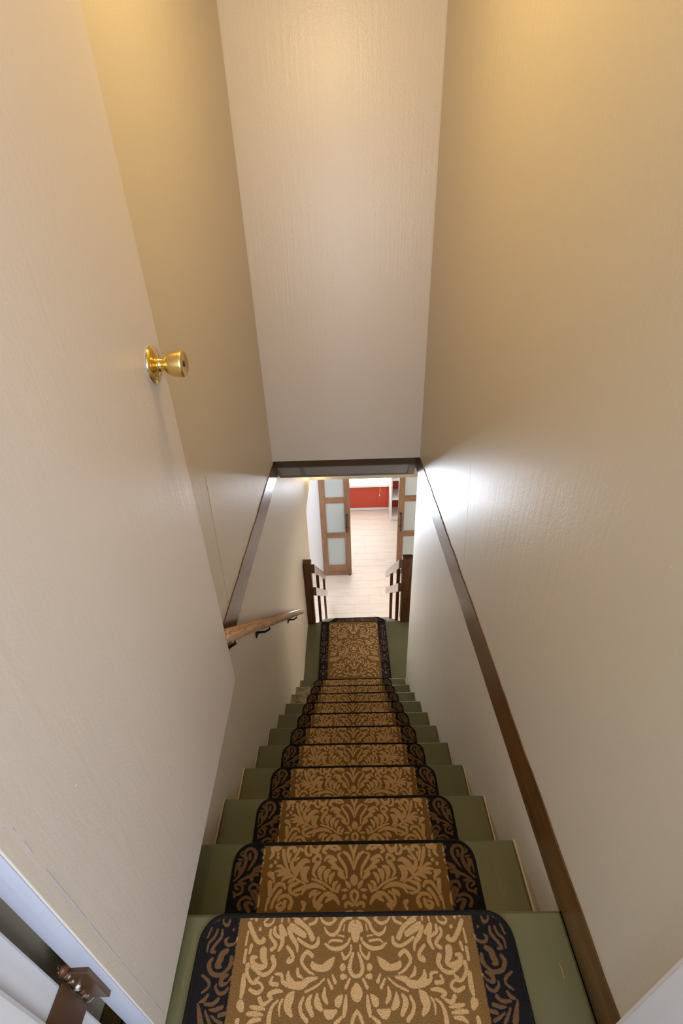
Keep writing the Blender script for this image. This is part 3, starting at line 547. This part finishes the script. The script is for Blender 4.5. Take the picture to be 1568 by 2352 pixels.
# hinge (lowest one in view): leaf on the door edge, leaf on the jamb, knuckles and pin
hz0, hz1 = -0.985, -0.875
PX = Vector((-0.421, 0.216, 0))
hg = box('hinge', (-0.4165, 0.2135, hz0), (-0.388, 0.2212, hz1), M['hinge_plain'], d1, 0.001)
for v in hg.data.vertices:
    pass
box('jamb_leaf', (-0.4205, 0.150, hz0), (-0.4170, 0.205, hz1), M['hinge_plain'], hg, 0.001)
zz = hz1
for i, (ln, r) in enumerate(((0.026, .0072), (0.022, .0066), (0.023, .0072), (0.022, .0066), (0.022, .0072))):
    link('knuckle', add_tube(bmesh.new(), [(PX.x, PX.y, zz), (PX.x, PX.y, zz - ln + 0.001)], r, 14), M['hinge'], hg, True)
    zz -= ln
link('pin_cap', add_lathe(bmesh.new(), [(0, .005), (.002, .0078), (.008, .0082), (.013, .0065), (.016, .002)], (PX.x, PX.y, hz1), (0, 0, 1), 16), M['hinge'], hg, True)
link('pin_cap', add_lathe(bmesh.new(), [(0, .005), (.002, .0078), (.006, .006), (.008, .002)], (PX.x, PX.y, hz0), (0, 0, -1), 16), M['edge_paint'], hg, True)
for hzc in (-0.945 + 1.5,):
    box('hinge', (-0.4165, 0.2135, hzc), (-0.382, 0.2212, hzc + .115), M['hinge_plain'], d1, 0.001)

# ---------------------------------------------------------------- the two flights and the landing
ORD = ['top', 'second', 'third', 'fourth', 'fifth', 'sixth', 'seventh', 'eighth', 'ninth', 'tenth', 'eleventh']
st = empty('staircase', (0, Y1, Z1 - 2.2))
tag(st, 'green painted stairs leading down to the landing between the beige walls', 'stairs')
rnd = random.Random(11)
for i in range(11):
    y = Y1 + i * RUN; z = Z1 - i * RISE
    back = y - RUN - (0.022 if i else 0.03)
    if i == 0: back = 0.16
    g = 0.0015
    worn = i in (8, 9)
    t_ = box('tread', (XL + 0.003, back, z - 0.035), (XR - 0.003, y, z), M['green'], st, 0.006, 2)
    if worn:
        box('worn_patch', (XL + 0.004, back + .02, z - 0.001), (XL + 0.12, y - 0.006, z + 0.0012), M['worn'], t_)
    if i < 10:
        box('riser', (XL + 0.003, y - 0.045, z - RISE), (XR - 0.003, y - 0.025, z - 0.035), M['green'], st)
    else:
        box('riser', (XL + 0.003, y - 0.045, ZLAND), (XR - 0.003, y - 0.025, z - 0.035), M['green'], st)
    # beads of old caulk where the treads meet the walls
    for x0, x1 in ((XL, XL + 0.004), (XR - 0.004, XR)):
        box('caulk_bead', (x0, y - RUN * rnd.uniform(.75, .95), z - 0.002), (x1, y - 0.002, z + rnd.uniform(0.003, 0.006)), M['caulk'], t_)

ld = empty('stair_landing', (0.2, 3.1, ZLAND - 0.2))
tag(ld, 'green painted landing between the two flights', 'landing')
box('platform', (XL + 0.002, 2.614, ZLAND - 0.04), (0.94, YLAND, ZLAND), M['green'], ld, 0.005, 2)
box('fascia', (XL + 0.002, YLAND - 0.045, ZLAND - 0.2), (0.94, YLAND - 0.02, ZLAND - 0.04), M['green'], ld)
box('caulk_bead', (XL, 2.64, ZLAND - 0.002), (XL + 0.004, 3.05, ZLAND + 0.006), M['caulk'], ld)

s2 = empty('staircase', (0.06, YLAND, FLOOR))
tag(s2, 'open green flight from the landing to the pale plank floor', 'stairs')
for n in range(1, 6):
    y = YLAND + n * RUN2; z = ZLAND - n * RISE
    box('tread', (-0.385, y - RUN2 - 0.022, z - 0.035), (0.505, y, z), M['green'], s2, 0.006, 2)
    box('riser', (-0.37, y - 0.045, z - RISE), (0.49, y - 0.025, z - 0.035), M['green'], s2)
box('riser', (-0.37, YLAND - 0.018, ZLAND - RISE), (0.49, YLAND - 0.003, ZLAND - 0.04), M['green'], s2)
for x0 in (-0.385, 0.465):
    p = []
    for n in range(1, 6):
        y = YLAND + n * RUN2; z = ZLAND - n * RISE
        p += [(y - RUN2 - 0.02, z - 0.036), (y - 0.02, z - 0.036)]
    p += [(YLAND + 5 * RUN2 - 0.02, FLOOR), (YLAND - 0.015, FLOOR)]
    prism('stringer', p, 0, x0 + 0.004, x0 + 0.030, M['green'], s2)

# ---------------------------------------------------------------- carpet mats
def strokes(txt):
    out = []
    for l in txt.split('|'):
        a = np.array([float(x) for x in l.split()]).reshape(-1, 3)
        out.append(a)
    return out
def field_of(chart, U, V):
    """signed distance (mm) to the union of tapered strokes, U across and V from the front, in mm"""
    D = np.full(U.shape, 50.0)
    for a in chart:
        if len(a) > 1:
            seg = []
            n = len(a)
            for i in range(n - 1):
                p0, p1, p2, p3 = a[max(i - 1, 0)], a[i], a[i + 1], a[min(i + 2, n - 1)]
                k = max(2, int(np.hypot(*(p2 - p1)[:2]) / 1.3))
                for t in np.linspace(0, 1, k, endpoint=False):
                    seg.append(0.5 * (2 * p1 + (p2 - p0) * t + (2 * p0 - 5 * p1 + 4 * p2 - p3) * t * t + (3 * p1 - p0 - 3 * p2 + p3) * t ** 3))
            seg.append(a[-1]); a = np.array(seg)
        for (u, v, r) in a:
            msk = (np.abs(U - u) < r + 8) & (np.abs(V - v) < r + 8)
            if msk.any():
                D[msk] = np.minimum(D[msk], np.hypot(U[msk] - u, V[msk] - v) - r)
    return D
CHA, CHB, CHC = strokes(CH_A), strokes(CH_B), strokes(CH_C)
def shift(chart, dv, flip=0):
    return [a * np.array([1, 1, 1]) + np.array([0, dv, 0]) for a in chart]

def mat_mesh(name, half, depth, chart, step, R, rear_round=False):
    """carpet pile: u across (mm, -half..half), v from the nosing backwards"""
    nu = int(round(half / step)); nv = int(round(depth / step))
    u = np.linspace(-half, half, 2 * nu + 1); v = np.linspace(0, depth, nv + 1)
    UU, VV = np.meshgrid(u, v)
    D = field_of(chart, np.abs(UU), VV)
    w = np.where(v < R, half - (R - np.sqrt(np.maximum(R * R - (R - v) ** 2, 0))), half)
    XX = np.clip(UU, -w[:, None], w[:, None])
    n1 = 2 * nu + 1
    co = np.stack([XX.ravel() / 1000, -VV.ravel() / 1000, np.zeros(XX.size)], 1)
    idx = np.arange(n1 * (nv + 1)).reshape(nv + 1, n1)
    f = np.stack([idx[:-1, :-1], idx[1:, :-1], idx[1:, 1:], idx[:-1, 1:]], -1).reshape(-1, 4)
    # drop the quads collapsed by the rounded corners
    X = XX.ravel()
    keep = ~((np.abs(X[f[:, 0]] - X[f[:, 3]]) < 1e-6) & (np.abs(X[f[:, 1]] - X[f[:, 2]]) < 1e-6))
    f = f[keep]
    me = bpy.data.meshes.new(name)
    me.from_pydata(co.tolist(), [], f.tolist())
    a1 = me.attributes.new('motif', 'FLOAT', 'POINT'); a1.data.foreach_set('value', D.ravel().astype(np.float32))
    a2 = me.attributes.new('across', 'FLOAT', 'POINT'); a2.data.foreach_set('value', np.abs(XX).ravel().astype(np.float32))
    me.materials.append(M['carpet'])
    return me

def binding_mesh(half, depth, R, r=0.0044):
    h = (half) / 1000; d = depth / 1000; R = R / 1000
    pts = [(-h, -d, 0), (-h, -d * .6, 0)]
    for k in range(0, 9):
        a = math.pi - k * math.pi / 16
        pts.append((-h + R + R * math.cos(a), -R + R * math.sin(a), 0))
    pts.append((0, 0, 0))
    for k in range(0, 9):
        a = math.pi / 2 - k * math.pi / 16
        pts.append((h - R + R * math.cos(a), -R + R * math.sin(a), 0))
    pts += [(h, -d * .6, 0), (h, -d, 0)]
    me = bpy.data.meshes.new('binding')
    b = add_tube(bmesh.new(), pts, r, 8)
    for vv in b.verts:
        vv.co.z = vv.co.z * 0.75
    b.to_mesh(me); b.free()
    me.materials.append(M['binding'])
    for p in me.polygons: p.use_smooth = True
    return me

def backing_mesh(half, depth, R, t=0.0065):
    h = half / 1000 - .0005; d = depth / 1000; R = R / 1000
    pts = [(-h, -d)]
    for k in range(0, 9):
        a = math.pi - k * math.pi / 16
        pts.append((-h + R + R * math.cos(a), -R + R * math.sin(a) - .0005))
    for k in range(0, 9):
        a = math.pi / 2 - k * math.pi / 16
        pts.append((h - R + R * math.cos(a), -R + R * math.sin(a) - .0005))
    pts.append((h, -d))
    b = add_prism(bmesh.new(), pts, 2, -t, -0.0004)
    me = bpy.data.meshes.new('backing')
    bmesh.ops.recalc_face_normals(b, faces=b.faces)
    b.to_mesh(me); b.free()
    me.materials.append(M['binding'])
    return me

HALF, DEP, RC = 331, 222, 46
chA2 = CHA + [a for a in shift(CHB, 150) if a[:, 1].max() > 168]
chB2 = CHB
me_a = mat_mesh('tread_mat', HALF, DEP, chA2, 1.75, RC)
me_b = mat_mesh('tread_mat_top', HALF, DEP, [a - np.array([0, 0, 0.75]) for a in chB2], 1.5, RC)
me_bind = binding_mesh(HALF, DEP, RC)
me_back = backing_mesh(HALF, DEP, RC)
def put_mat(x, y, z, me, label, group, i):
    r_ = random.Random(i)
    o = bpy.data.objects.new('stair_mat', me)
    o.location = (x + r_.uniform(-.002, .002), y - 0.006, z + 0.0072)
    o.rotation_euler = (0, 0, r_.uniform(-.004, .004))
    COL.objects.link(o)
    for nm, mm in (('binding', me_bind), ('backing', me_back)):
        c = bpy.data.objects.new(nm, mm); COL.objects.link(c); c.parent = o
    tag(o, label, 'mat', group)
    return o
for i in range(11):
    y = Y1 + i * RUN; z = Z1 - i * RISE
    lab = ('damask stair mat with black border on the top step' if i == 0 else
           'damask stair mat with black border on the %s step from the top' % ORD[i])
    if i == 10: lab = 'damask stair mat on the last step above the landing'
    put_mat(-0.0135, y, z, me_b if i == 0 else me_a, lab, 'stair mats on the upper flight', i)
for n in range(1, 6):
    y = YLAND + n * RUN2; z = ZLAND - n * RISE
    put_mat(0.062, y, z, me_a, 'foreshortened damask mat on the %s step below the landing' % ['first', 'second', 'third', 'fourth', 'fifth'][n - 1], 'stair mats on the lower flight', 30 + n)
chC2 = CHC
me_c = mat_mesh('landing_runner', 334, 868, [a + np.array([0, 26, 0]) for a in chC2], 2.5, 3)
lr = bpy.data.objects.new('landing_runner', me_c); lr.location = (0.006, YLAND - 0.006, ZLAND + 0.0072); COL.objects.link(lr)
for nm, mm in (('binding', binding_mesh(334, 868, 3)), ('backing', backing_mesh(334, 868, 3))):
    c = bpy.data.objects.new(nm, mm); COL.objects.link(c); c.parent = lr
tag(lr, 'square-cornered damask runner covering the landing', 'rug')

# ---------------------------------------------------------------- handrail on the left wall
hr = empty('handrail', (XL + 0.05, 2.7, -2.7))
tag(hr, 'light oak handrail on black brackets along the left stair wall', 'handrail')
HX = -0.402
a0 = Vector((HX, 1.024, -1.058)); a1 = Vector((HX, 2.70, -2.530))
bm = bmesh.new()
# slightly flattened round section
LR = (a1 - a0).length
add_tube(bm, [(0, 0, 0), (0, LR * .985, 0), (0, LR * .997, 0), (0, LR, 0)], [.0225, .0225, .0215, .018], 20)
ro = link('rail', bm, M['oak_rail'], hr, True)
ro.matrix_basis = Matrix.Translation(a0) @ Matrix.Rotation(math.atan2(a1.z - a0.z, a1.y - a0.y), 4, 'X')
sl = (a1 - a0).normalized()
for yb in (1.10, 1.60, 2.43):
    t = (yb - a0.y) / (a1.y - a0.y); c = a0.lerp(a1, t)
    drop = Vector((0, 0, -1))
    zb = c.z - 0.070
    b = bmesh.new()
    add_lathe(b, [(0, .026), (.003, .026), (.006, .021), (.010, .010)], (XL, yb, zb), (1, 0, 0), 20)
    br = link('bracket', b, M['black'], hr, True)
    b = add_tube(bmesh.new(), [(XL + .006, yb, zb), (XL + .045, yb + .003, zb + .002), (HX - 0.004, yb + .006, zb + .016), (HX, yb + .008, c.z - .026)], [.0065, .006, .006, .006], 10)
    link('arm', b, M['black'], br, True)
    b = bmesh.new()
    q = Vector((HX, yb + .008, c.z - .0265 - .008 * .88))
    add_box(b, (-.009, -.042, -.002), (.009, .042, .002), .001)
    rot = Matrix.Rotation(math.atan2(sl.z, sl.y), 4, 'X')
    for v in b.verts: v.co = rot @ v.co + q
    link('saddle', b, M['black'], br)

# ---------------------------------------------------------------- railings of the lower flight
def railing(xn0, xn1, ztop, xr0, xr1, zr, zend, yend, zm, yend2, zend2, ybal, label, guard=False):
    rl = empty('stair_railing', ((xn0 + xn1) / 2, YLAND, ZLAND))
    tag(rl, label, 'railing')
    yf = 3.512
    def newel(b):
        add_box(b, (xn0, yf, ZLAND + 0.0005), (xn1, yf + 0.085, ztop), 0.004, 2)
        return b
    link('newel_post', newel(bmesh.new()), M['newel_wood'], rl)
    def plank(nm, z0, ye, ze, hh, ya):
        k = (ze - z0) / (ye - 3.512)
        zs_ = z0 + k * (ya - 3.512)
        pts = [(ya, zs_), (ye, ze), (ye, ze - hh), (ya, zs_ - hh)]
        return prism(nm, pts, 0, xr0, xr1, M['rail_wood'], rl, 0.003)
    plank('top_rail', zr, yend, zend, 0.108, yf - 0.001)
    plank('middle_rail', zm, yend2, zend2, 0.110, yf + 0.001)
    for yb, bx0, bx1 in ybal:
        n = int(max(0, math.ceil((yb + 0.02 - YLAND) / RUN2)))
        zb = ZLAND - n * RISE if n <= 5 else FLOOR
        k = (zend - zr) / (yend - 3.512)
        zt = zr + k * (yb - 3.512) - 0.05
        box('baluster', (bx0, yb - 0.02, zb), (bx1, yb + 0.018, zt), M['newel_wood'], rl, 0.002)
    if guard:
        box('guard_rail', (xn1 - .002, yf + 0.045, ztop - 0.115), (0.93, yf + 0.082, ztop - 0.006), M['rail_wood'], rl, 0.003)
        box('guard_rail', (xn1 - .002, yf + 0.045, -3.10), (0.93, yf + 0.082, -3.0), M['rail_wood'], rl, 0.003)
        box('newel_post', (0.86, yf, ZLAND + 0.0005), (0.935, yf + 0.085, ztop), M['newel_wood'], rl, 0.004)
    return rl
railing(-0.4705, -0.391, -2.690, -0.3905, -0.357, -2.690, -3.999, 5.007, -2.976, 5.14, -4.428,
        ((3.935, -0.389, -0.3585), (4.80, -0.389, -0.3585)), 'dark wooden stair railing with newel post against the left wall')
railing(0.502, 0.600, -2.660, 0.464, 0.5015, -2.656, -3.849, 4.844, -2.950, 4.79, -4.094,
        ((3.68, 0.466, 0.500), (4.28, 0.466, 0.500)), 'dark wooden stair railing with newel post at the right landing corner', True)

# ---------------------------------------------------------------- the lower room
fl = S(box('floor', (-2.6, 2.5, FLOOR - 0.06), (3.6, 8.0, FLOOR - 0.004), M['subfloor']), 'pale vinyl plank floor of the lower rooms', 'floor')
rnd = random.Random(5)
PW, PL = 0.183, 1.22
plank_bm = None
mesh_cache = {}
row = 0
y = 3.10
while y < 7.84:
    y2 = min(y + PW, 7.838)
    off = rnd.choice([0.0, .41, .81, .2, .6])
    x = -2.6 + off - PL
    while x < 3.6:
        a_, b_ = max(x, -2.6), min(x + PL, 3.6)
        inview = (b_ > -0.75 and a_ < 1.5)
        if b_ - a_ > 0.02 and inview:
            key = (round(b_ - a_, 3), round(y2 - y, 3))
            if key not in mesh_cache:
                me = bpy.data.meshes.new('plank')
                b = add_box(bmesh.new(), (0.0008, 0.0008, -0.006), (key[0] - 0.0008, key[1] - 0.0008, 0.0), 0.0008)
                b.to_mesh(me); b.free(); me.materials.append(M['plank']); mesh_cache[key] = me
            o = bpy.data.objects.new('plank', mesh_cache[key])
            o.location = (a_, y, FLOOR + rnd.uniform(-.0003, 0.0))
            COL.objects.link(o); o.parent = fl
        x += PL
    y += PW
S(box('floor_side', (-2.6, 2.5, FLOOR - 0.004), (-0.76, 8.0, FLOOR - 0.0005), M['plank']), 'pale plank floor left of the stairs', 'floor') if False else None
for a, b in (((-2.6, 2.5), (-0.80, 8.0)), ((1.55, 2.5), (3.6, 8.0)), ((-0.80, 2.5), (1.55, 3.09))):
    tag(box('plank_field', (a[0], a[1], FLOOR - 0.004), (b[0], b[1], FLOOR - 0.001), M['plank'], fl), kind='stuff')

# ceiling with the stairwell hole
bm = bmesh.new()
add_box(bm, (-2.6, 2.5, CEIL), (XL - 0.1, 8.0, CEIL + 0.1))
add_box(bm, (1.05, 2.5, CEIL), (3.6, 8.0, CEIL + 0.1))
add_box(bm, (XL - 0.1, 5.0, CEIL), (1.05, 8.0, CEIL + 0.1))
S(link('ceiling_lower', bm, M['white_wall']), 'white ceiling of the lower rooms', 'ceiling')
S(box('wall_side_left', (-2.7, 2.5, FLOOR), (-2.6, 8.0, CEIL), M['white_wall']), 'white side wall of the lower room', 'wall')
S(box('wall_side_right', (3.6, 2.5, FLOOR), (3.7, 8.0, CEIL), M['white_wall']), 'white side wall opposite the stairs', 'wall')
S(box('wall_back_left', (-2.6, 2.52, FLOOR), (XL - 0.1, 2.62, CEIL), M['white_wall']), 'white wall beside the upper flight', 'wall')
S(box('wall_back_right', (1.05, 2.52, FLOOR), (3.6, 2.62, CEIL), M['white_wall']), 'white wall beyond the landing', 'wall')
YD = 5.862
bm = bmesh.new()
W2 = (-1.55, -0.70, -3.42, -2.62)
add_box(bm, (-2.6, YD, FLOOR), (W2[0], YD + 0.1, CEIL))
add_box(bm, (W2[1], YD, FLOOR), (0.005, YD + 0.1, CEIL))
add_box(bm, (W2[0], YD, FLOOR), (W2[1], YD + 0.1, W2[2]))
add_box(bm, (W2[0], YD, W2[3]), (W2[1], YD + 0.1, CEIL))
add_box(bm, (0.755, YD, FLOOR), (3.6, YD + 0.1, CEIL))
add_box(bm, (0.005, YD, -2.66), (0.755, YD + 0.1, CEIL))
S(link('wall_divider', bm, M['white_wall']), 'white dividing wall behind the two sliding doors', 'wall')

S(box('pane_light_block', (W2[0], YD + .07, W2[2]), (W2[1], YD + .1, W2[3]), M['white_wall']), 'added board blocking light behind the made-up glowing window', 'wall')  # added light block: keeps the pane's glow out of the far room
w2 = empty('added_glow_window', (-1.12, YD, W2[2]))  # invented window, its glow serves the glare on the right stair wall
S(w2, 'added white-framed glowing window left of the sliding doors', 'window')
box('casing', (W2[0] - .06, YD - .018, W2[2] - .06), (W2[1] + .06, YD - .0005, W2[2]), M['white'], w2, .002)
box('casing', (W2[0] - .06, YD - .018, W2[3]), (W2[1] + .06, YD - .0005, W2[3] + .06), M['white'], w2, .002)
box('casing', (W2[0] - .06, YD - .018, W2[2]), (W2[0], YD - .0005, W2[3]), M['white'], w2, .002)
box('casing', (W2[1], YD - .018, W2[2]), (W2[1] + .06, YD - .0005, W2[3]), M['white'], w2, .002)
box('window_pane', (W2[0], YD + .05, W2[2]), (W2[1], YD + .056, W2[3]), M['glow_pane'], w2)  # glows by emission, with no opening behind it
box('mullion', (-1.14, YD + .03, W2[2]), (-1.11, YD + .0495, W2[3]), M['white'], w2)

# sliding doors: stiles, rails, frosted panes, bar handle
def sliding(name, x0, x1, hx, label):
    d = empty(name, ((x0 + x1) / 2, 5.82, FLOOR + 0.018))
    S(d, label, 'door')
    y0, y1 = 5.80, 5.838
    zb, zt = FLOOR + 0.018, -2.62
    sw = 0.088
    box('stile', (x0, y0, zb), (x0 + sw, y1, zt), M['oak_door'], d, 0.002)
    box('stile', (x1 - sw, y0, zb), (x1, y1, zt), M['oak_door'], d, 0.002)
    zr = [(zb, -4.474), (-3.951, -3.854), (-3.331, -3.236), (-2.713, zt)]
    for a, b in zr:
        box('rail', (x0 + sw, y0 + 0.001, a), (x1 - sw, y1 - 0.001, b), M['oak_door_h'], d, 0.0015)
    for (a, b) in ((-4.474, -3.951), (-3.854, -3.331), (-3.236, -2.713)):
        box('pane', (x0 + sw - .004, y0 + 0.016, a - .004), (x1 - sw + .004, y0 + 0.024, b + .004), M['frost'], d)
    h = link('handle', add_tube(bmesh.new(), [(hx, y0 - 0.038, -3.50), (hx, y0 - 0.038, -3.825)], 0.0095, 12), M['black'], d, True)
    for z in (-3.535, -3.755):
        link('standoff', add_lathe(bmesh.new(), [(0, .019), (.004, .019), (.006, .010), (.036, .008)], (hx, y0, z), (0, -1, 0), 16), M['black'], h, True)
    gx = x1 - 0.03 if hx > (x0 + x1) / 2 else x0 + 0.03
    link('floor_guide', add_lathe(bmesh.new(), [(0, .016), (.012, .016), (.017, .008)], (gx, y0 + 0.01, FLOOR + 0.0005), (0, 0, 1), 14), M['black'], d, True)
    return d
sliding('door_2', -0.444, 0.008, -0.050, 'brown sliding door with frosted panes left of the room opening')
sliding('door_3', 0.723, 1.175, 0.765, 'brown sliding door with frosted panes right of the room opening')

# far room: red panelled wall, window with blind, baseboard, shelf
YF = 7.86
bm = bmesh.new()
WX0, WX1, WZ0, WZ1 = -0.75, 0.70, -4.06, -3.00
add_box(bm, (-2.6, YF + .012, FLOOR), (WX0, YF + 0.12, CEIL))
add_box(bm, (WX1, YF + .012, FLOOR), (3.6, YF + 0.12, CEIL))
add_box(bm, (WX0, YF + .012, FLOOR), (WX1, YF + 0.12, WZ0))
add_box(bm, (WX0, YF + .012, WZ1), (WX1, YF + 0.12, CEIL))
wf = S(link('wall_far', bm, M['red']), 'red panelled end wall of the far room', 'wall')
for a, b in ((-1.6, -1.20), (-1.20, -0.75), (-0.75, -0.32), (-0.32, 0.10), (0.10, 0.545), (0.545, 0.97), (0.97, 1.40)):
    box('panel', (a + .0012, YF, FLOOR + 0.02), (b - .0012, YF + .0125, -4.14), M['red'], wf, .001)
    if b <= WX0 or a >= WX1 - .16:
        box('panel', (max(a, 0.80) + .0012 if a >= WX1 - .16 else a + .0012, YF, -4.138), (b - .0012, YF + .0125, CEIL), M['red'], wf, .001)
S(box('baseboard_far', (-1.6, YF - 0.014, FLOOR), (0.785, YF, FLOOR + 0.052), M['white'], None, .002), 'low white baseboard under the red wall', 'baseboard')
wi = empty('window_1', (0, YF, -4.14))
S(wi, 'white-framed window with lowered blind above the red wall', 'window')
box('window_sill', (WX0 - .10, YF - 0.045, -4.15), (0.782, YF + 0.005, -4.105), M['shelf'], wi, .003)
for nm, a, b in (('casing', (WX0 - .09, YF - .018, -4.105), (WX0 + .01, YF + .005, -2.92)), ('casing', (WX1 - .01, YF - .018, -4.105), (0.782, YF + .005, -2.92)),
                 ('casing', (WX0 + .01, YF - .018, -3.01), (WX1 - .01, YF + .005, -2.92)), ('casing', (WX0 + .01, YF - .018, -4.105), (WX1 - .01, YF + .005, -4.05))):
    box(nm, a, b, M['shelf'], wi, .002)
box('window_pane', (WX0, YF + .07, WZ0), (WX1, YF + .076, WZ1), M['glass'], wi)
box('mullion', (-0.03, YF + .05, WZ0), (0.01, YF + .09, WZ1), M['shelf'], wi)
bl = link('roller_blind', add_box(bmesh.new(), (WX0 + .02, YF - .034, -4.02), (WX1 + .03, YF - .032, -2.95)), M['blind'])
tag(bl, 'white roller blind lowered over the far window', 'blind')
b = add_box(bmesh.new(), (WX0 + .02, YF - .040, -4.046), (WX1 + .03, YF - .027, -4.02), .003)
for v in b.verts: v.co.z += (v.co.x - 0) * 0.02
link('hem_bar', b, M['blind'], bl)
link('roller', add_tube(bmesh.new(), [(WX0, YF - .04, -2.93), (WX1 + .05, YF - .04, -2.93)], .022, 14), M['shelf'], bl, True)
cd = link('pull_cord', add_tube(bmesh.new(), [(0.600, YF - .05, -3.1), (0.602, YF - .052, -4.22), (0.598, YF - .052, -4.27)], .004, 6), M['white'], bl, True)
link('cord_weight', add_lathe(bmesh.new(), [(0, .003), (.01, .009), (.035, .010), (.045, .004)], (0.597, YF - .052, -4.30), (0, 0, -1), 10), M['white'], cd, True)

sh = empty('cube_shelf', (1.2, 7.64, FLOOR))
tag(sh, 'white open-backed cube shelf behind the right sliding door', 'shelf')
SX0, SX1, SY0, SY1 = 0.778, 1.62, 7.445, 7.84
for a in (SX0, (SX0 + SX1) / 2 - .012, SX1 - .03):
    box('side_panel', (a, SY0, FLOOR + .0005), (a + .028, SY1, -3.0), M['shelf'], sh, .001)
for k in range(5):
    z = FLOOR + .06 + k * .406
    for a, b in ((SX0 + .028, (SX0 + SX1) / 2 - .012), ((SX0 + SX1) / 2 + .016, SX1 - .03)):
        box('shelf_board', (a, SY0 + .001, z - .022 if k else z - .055), (b, SY1, z + .008), M['shelf'], sh, .001)
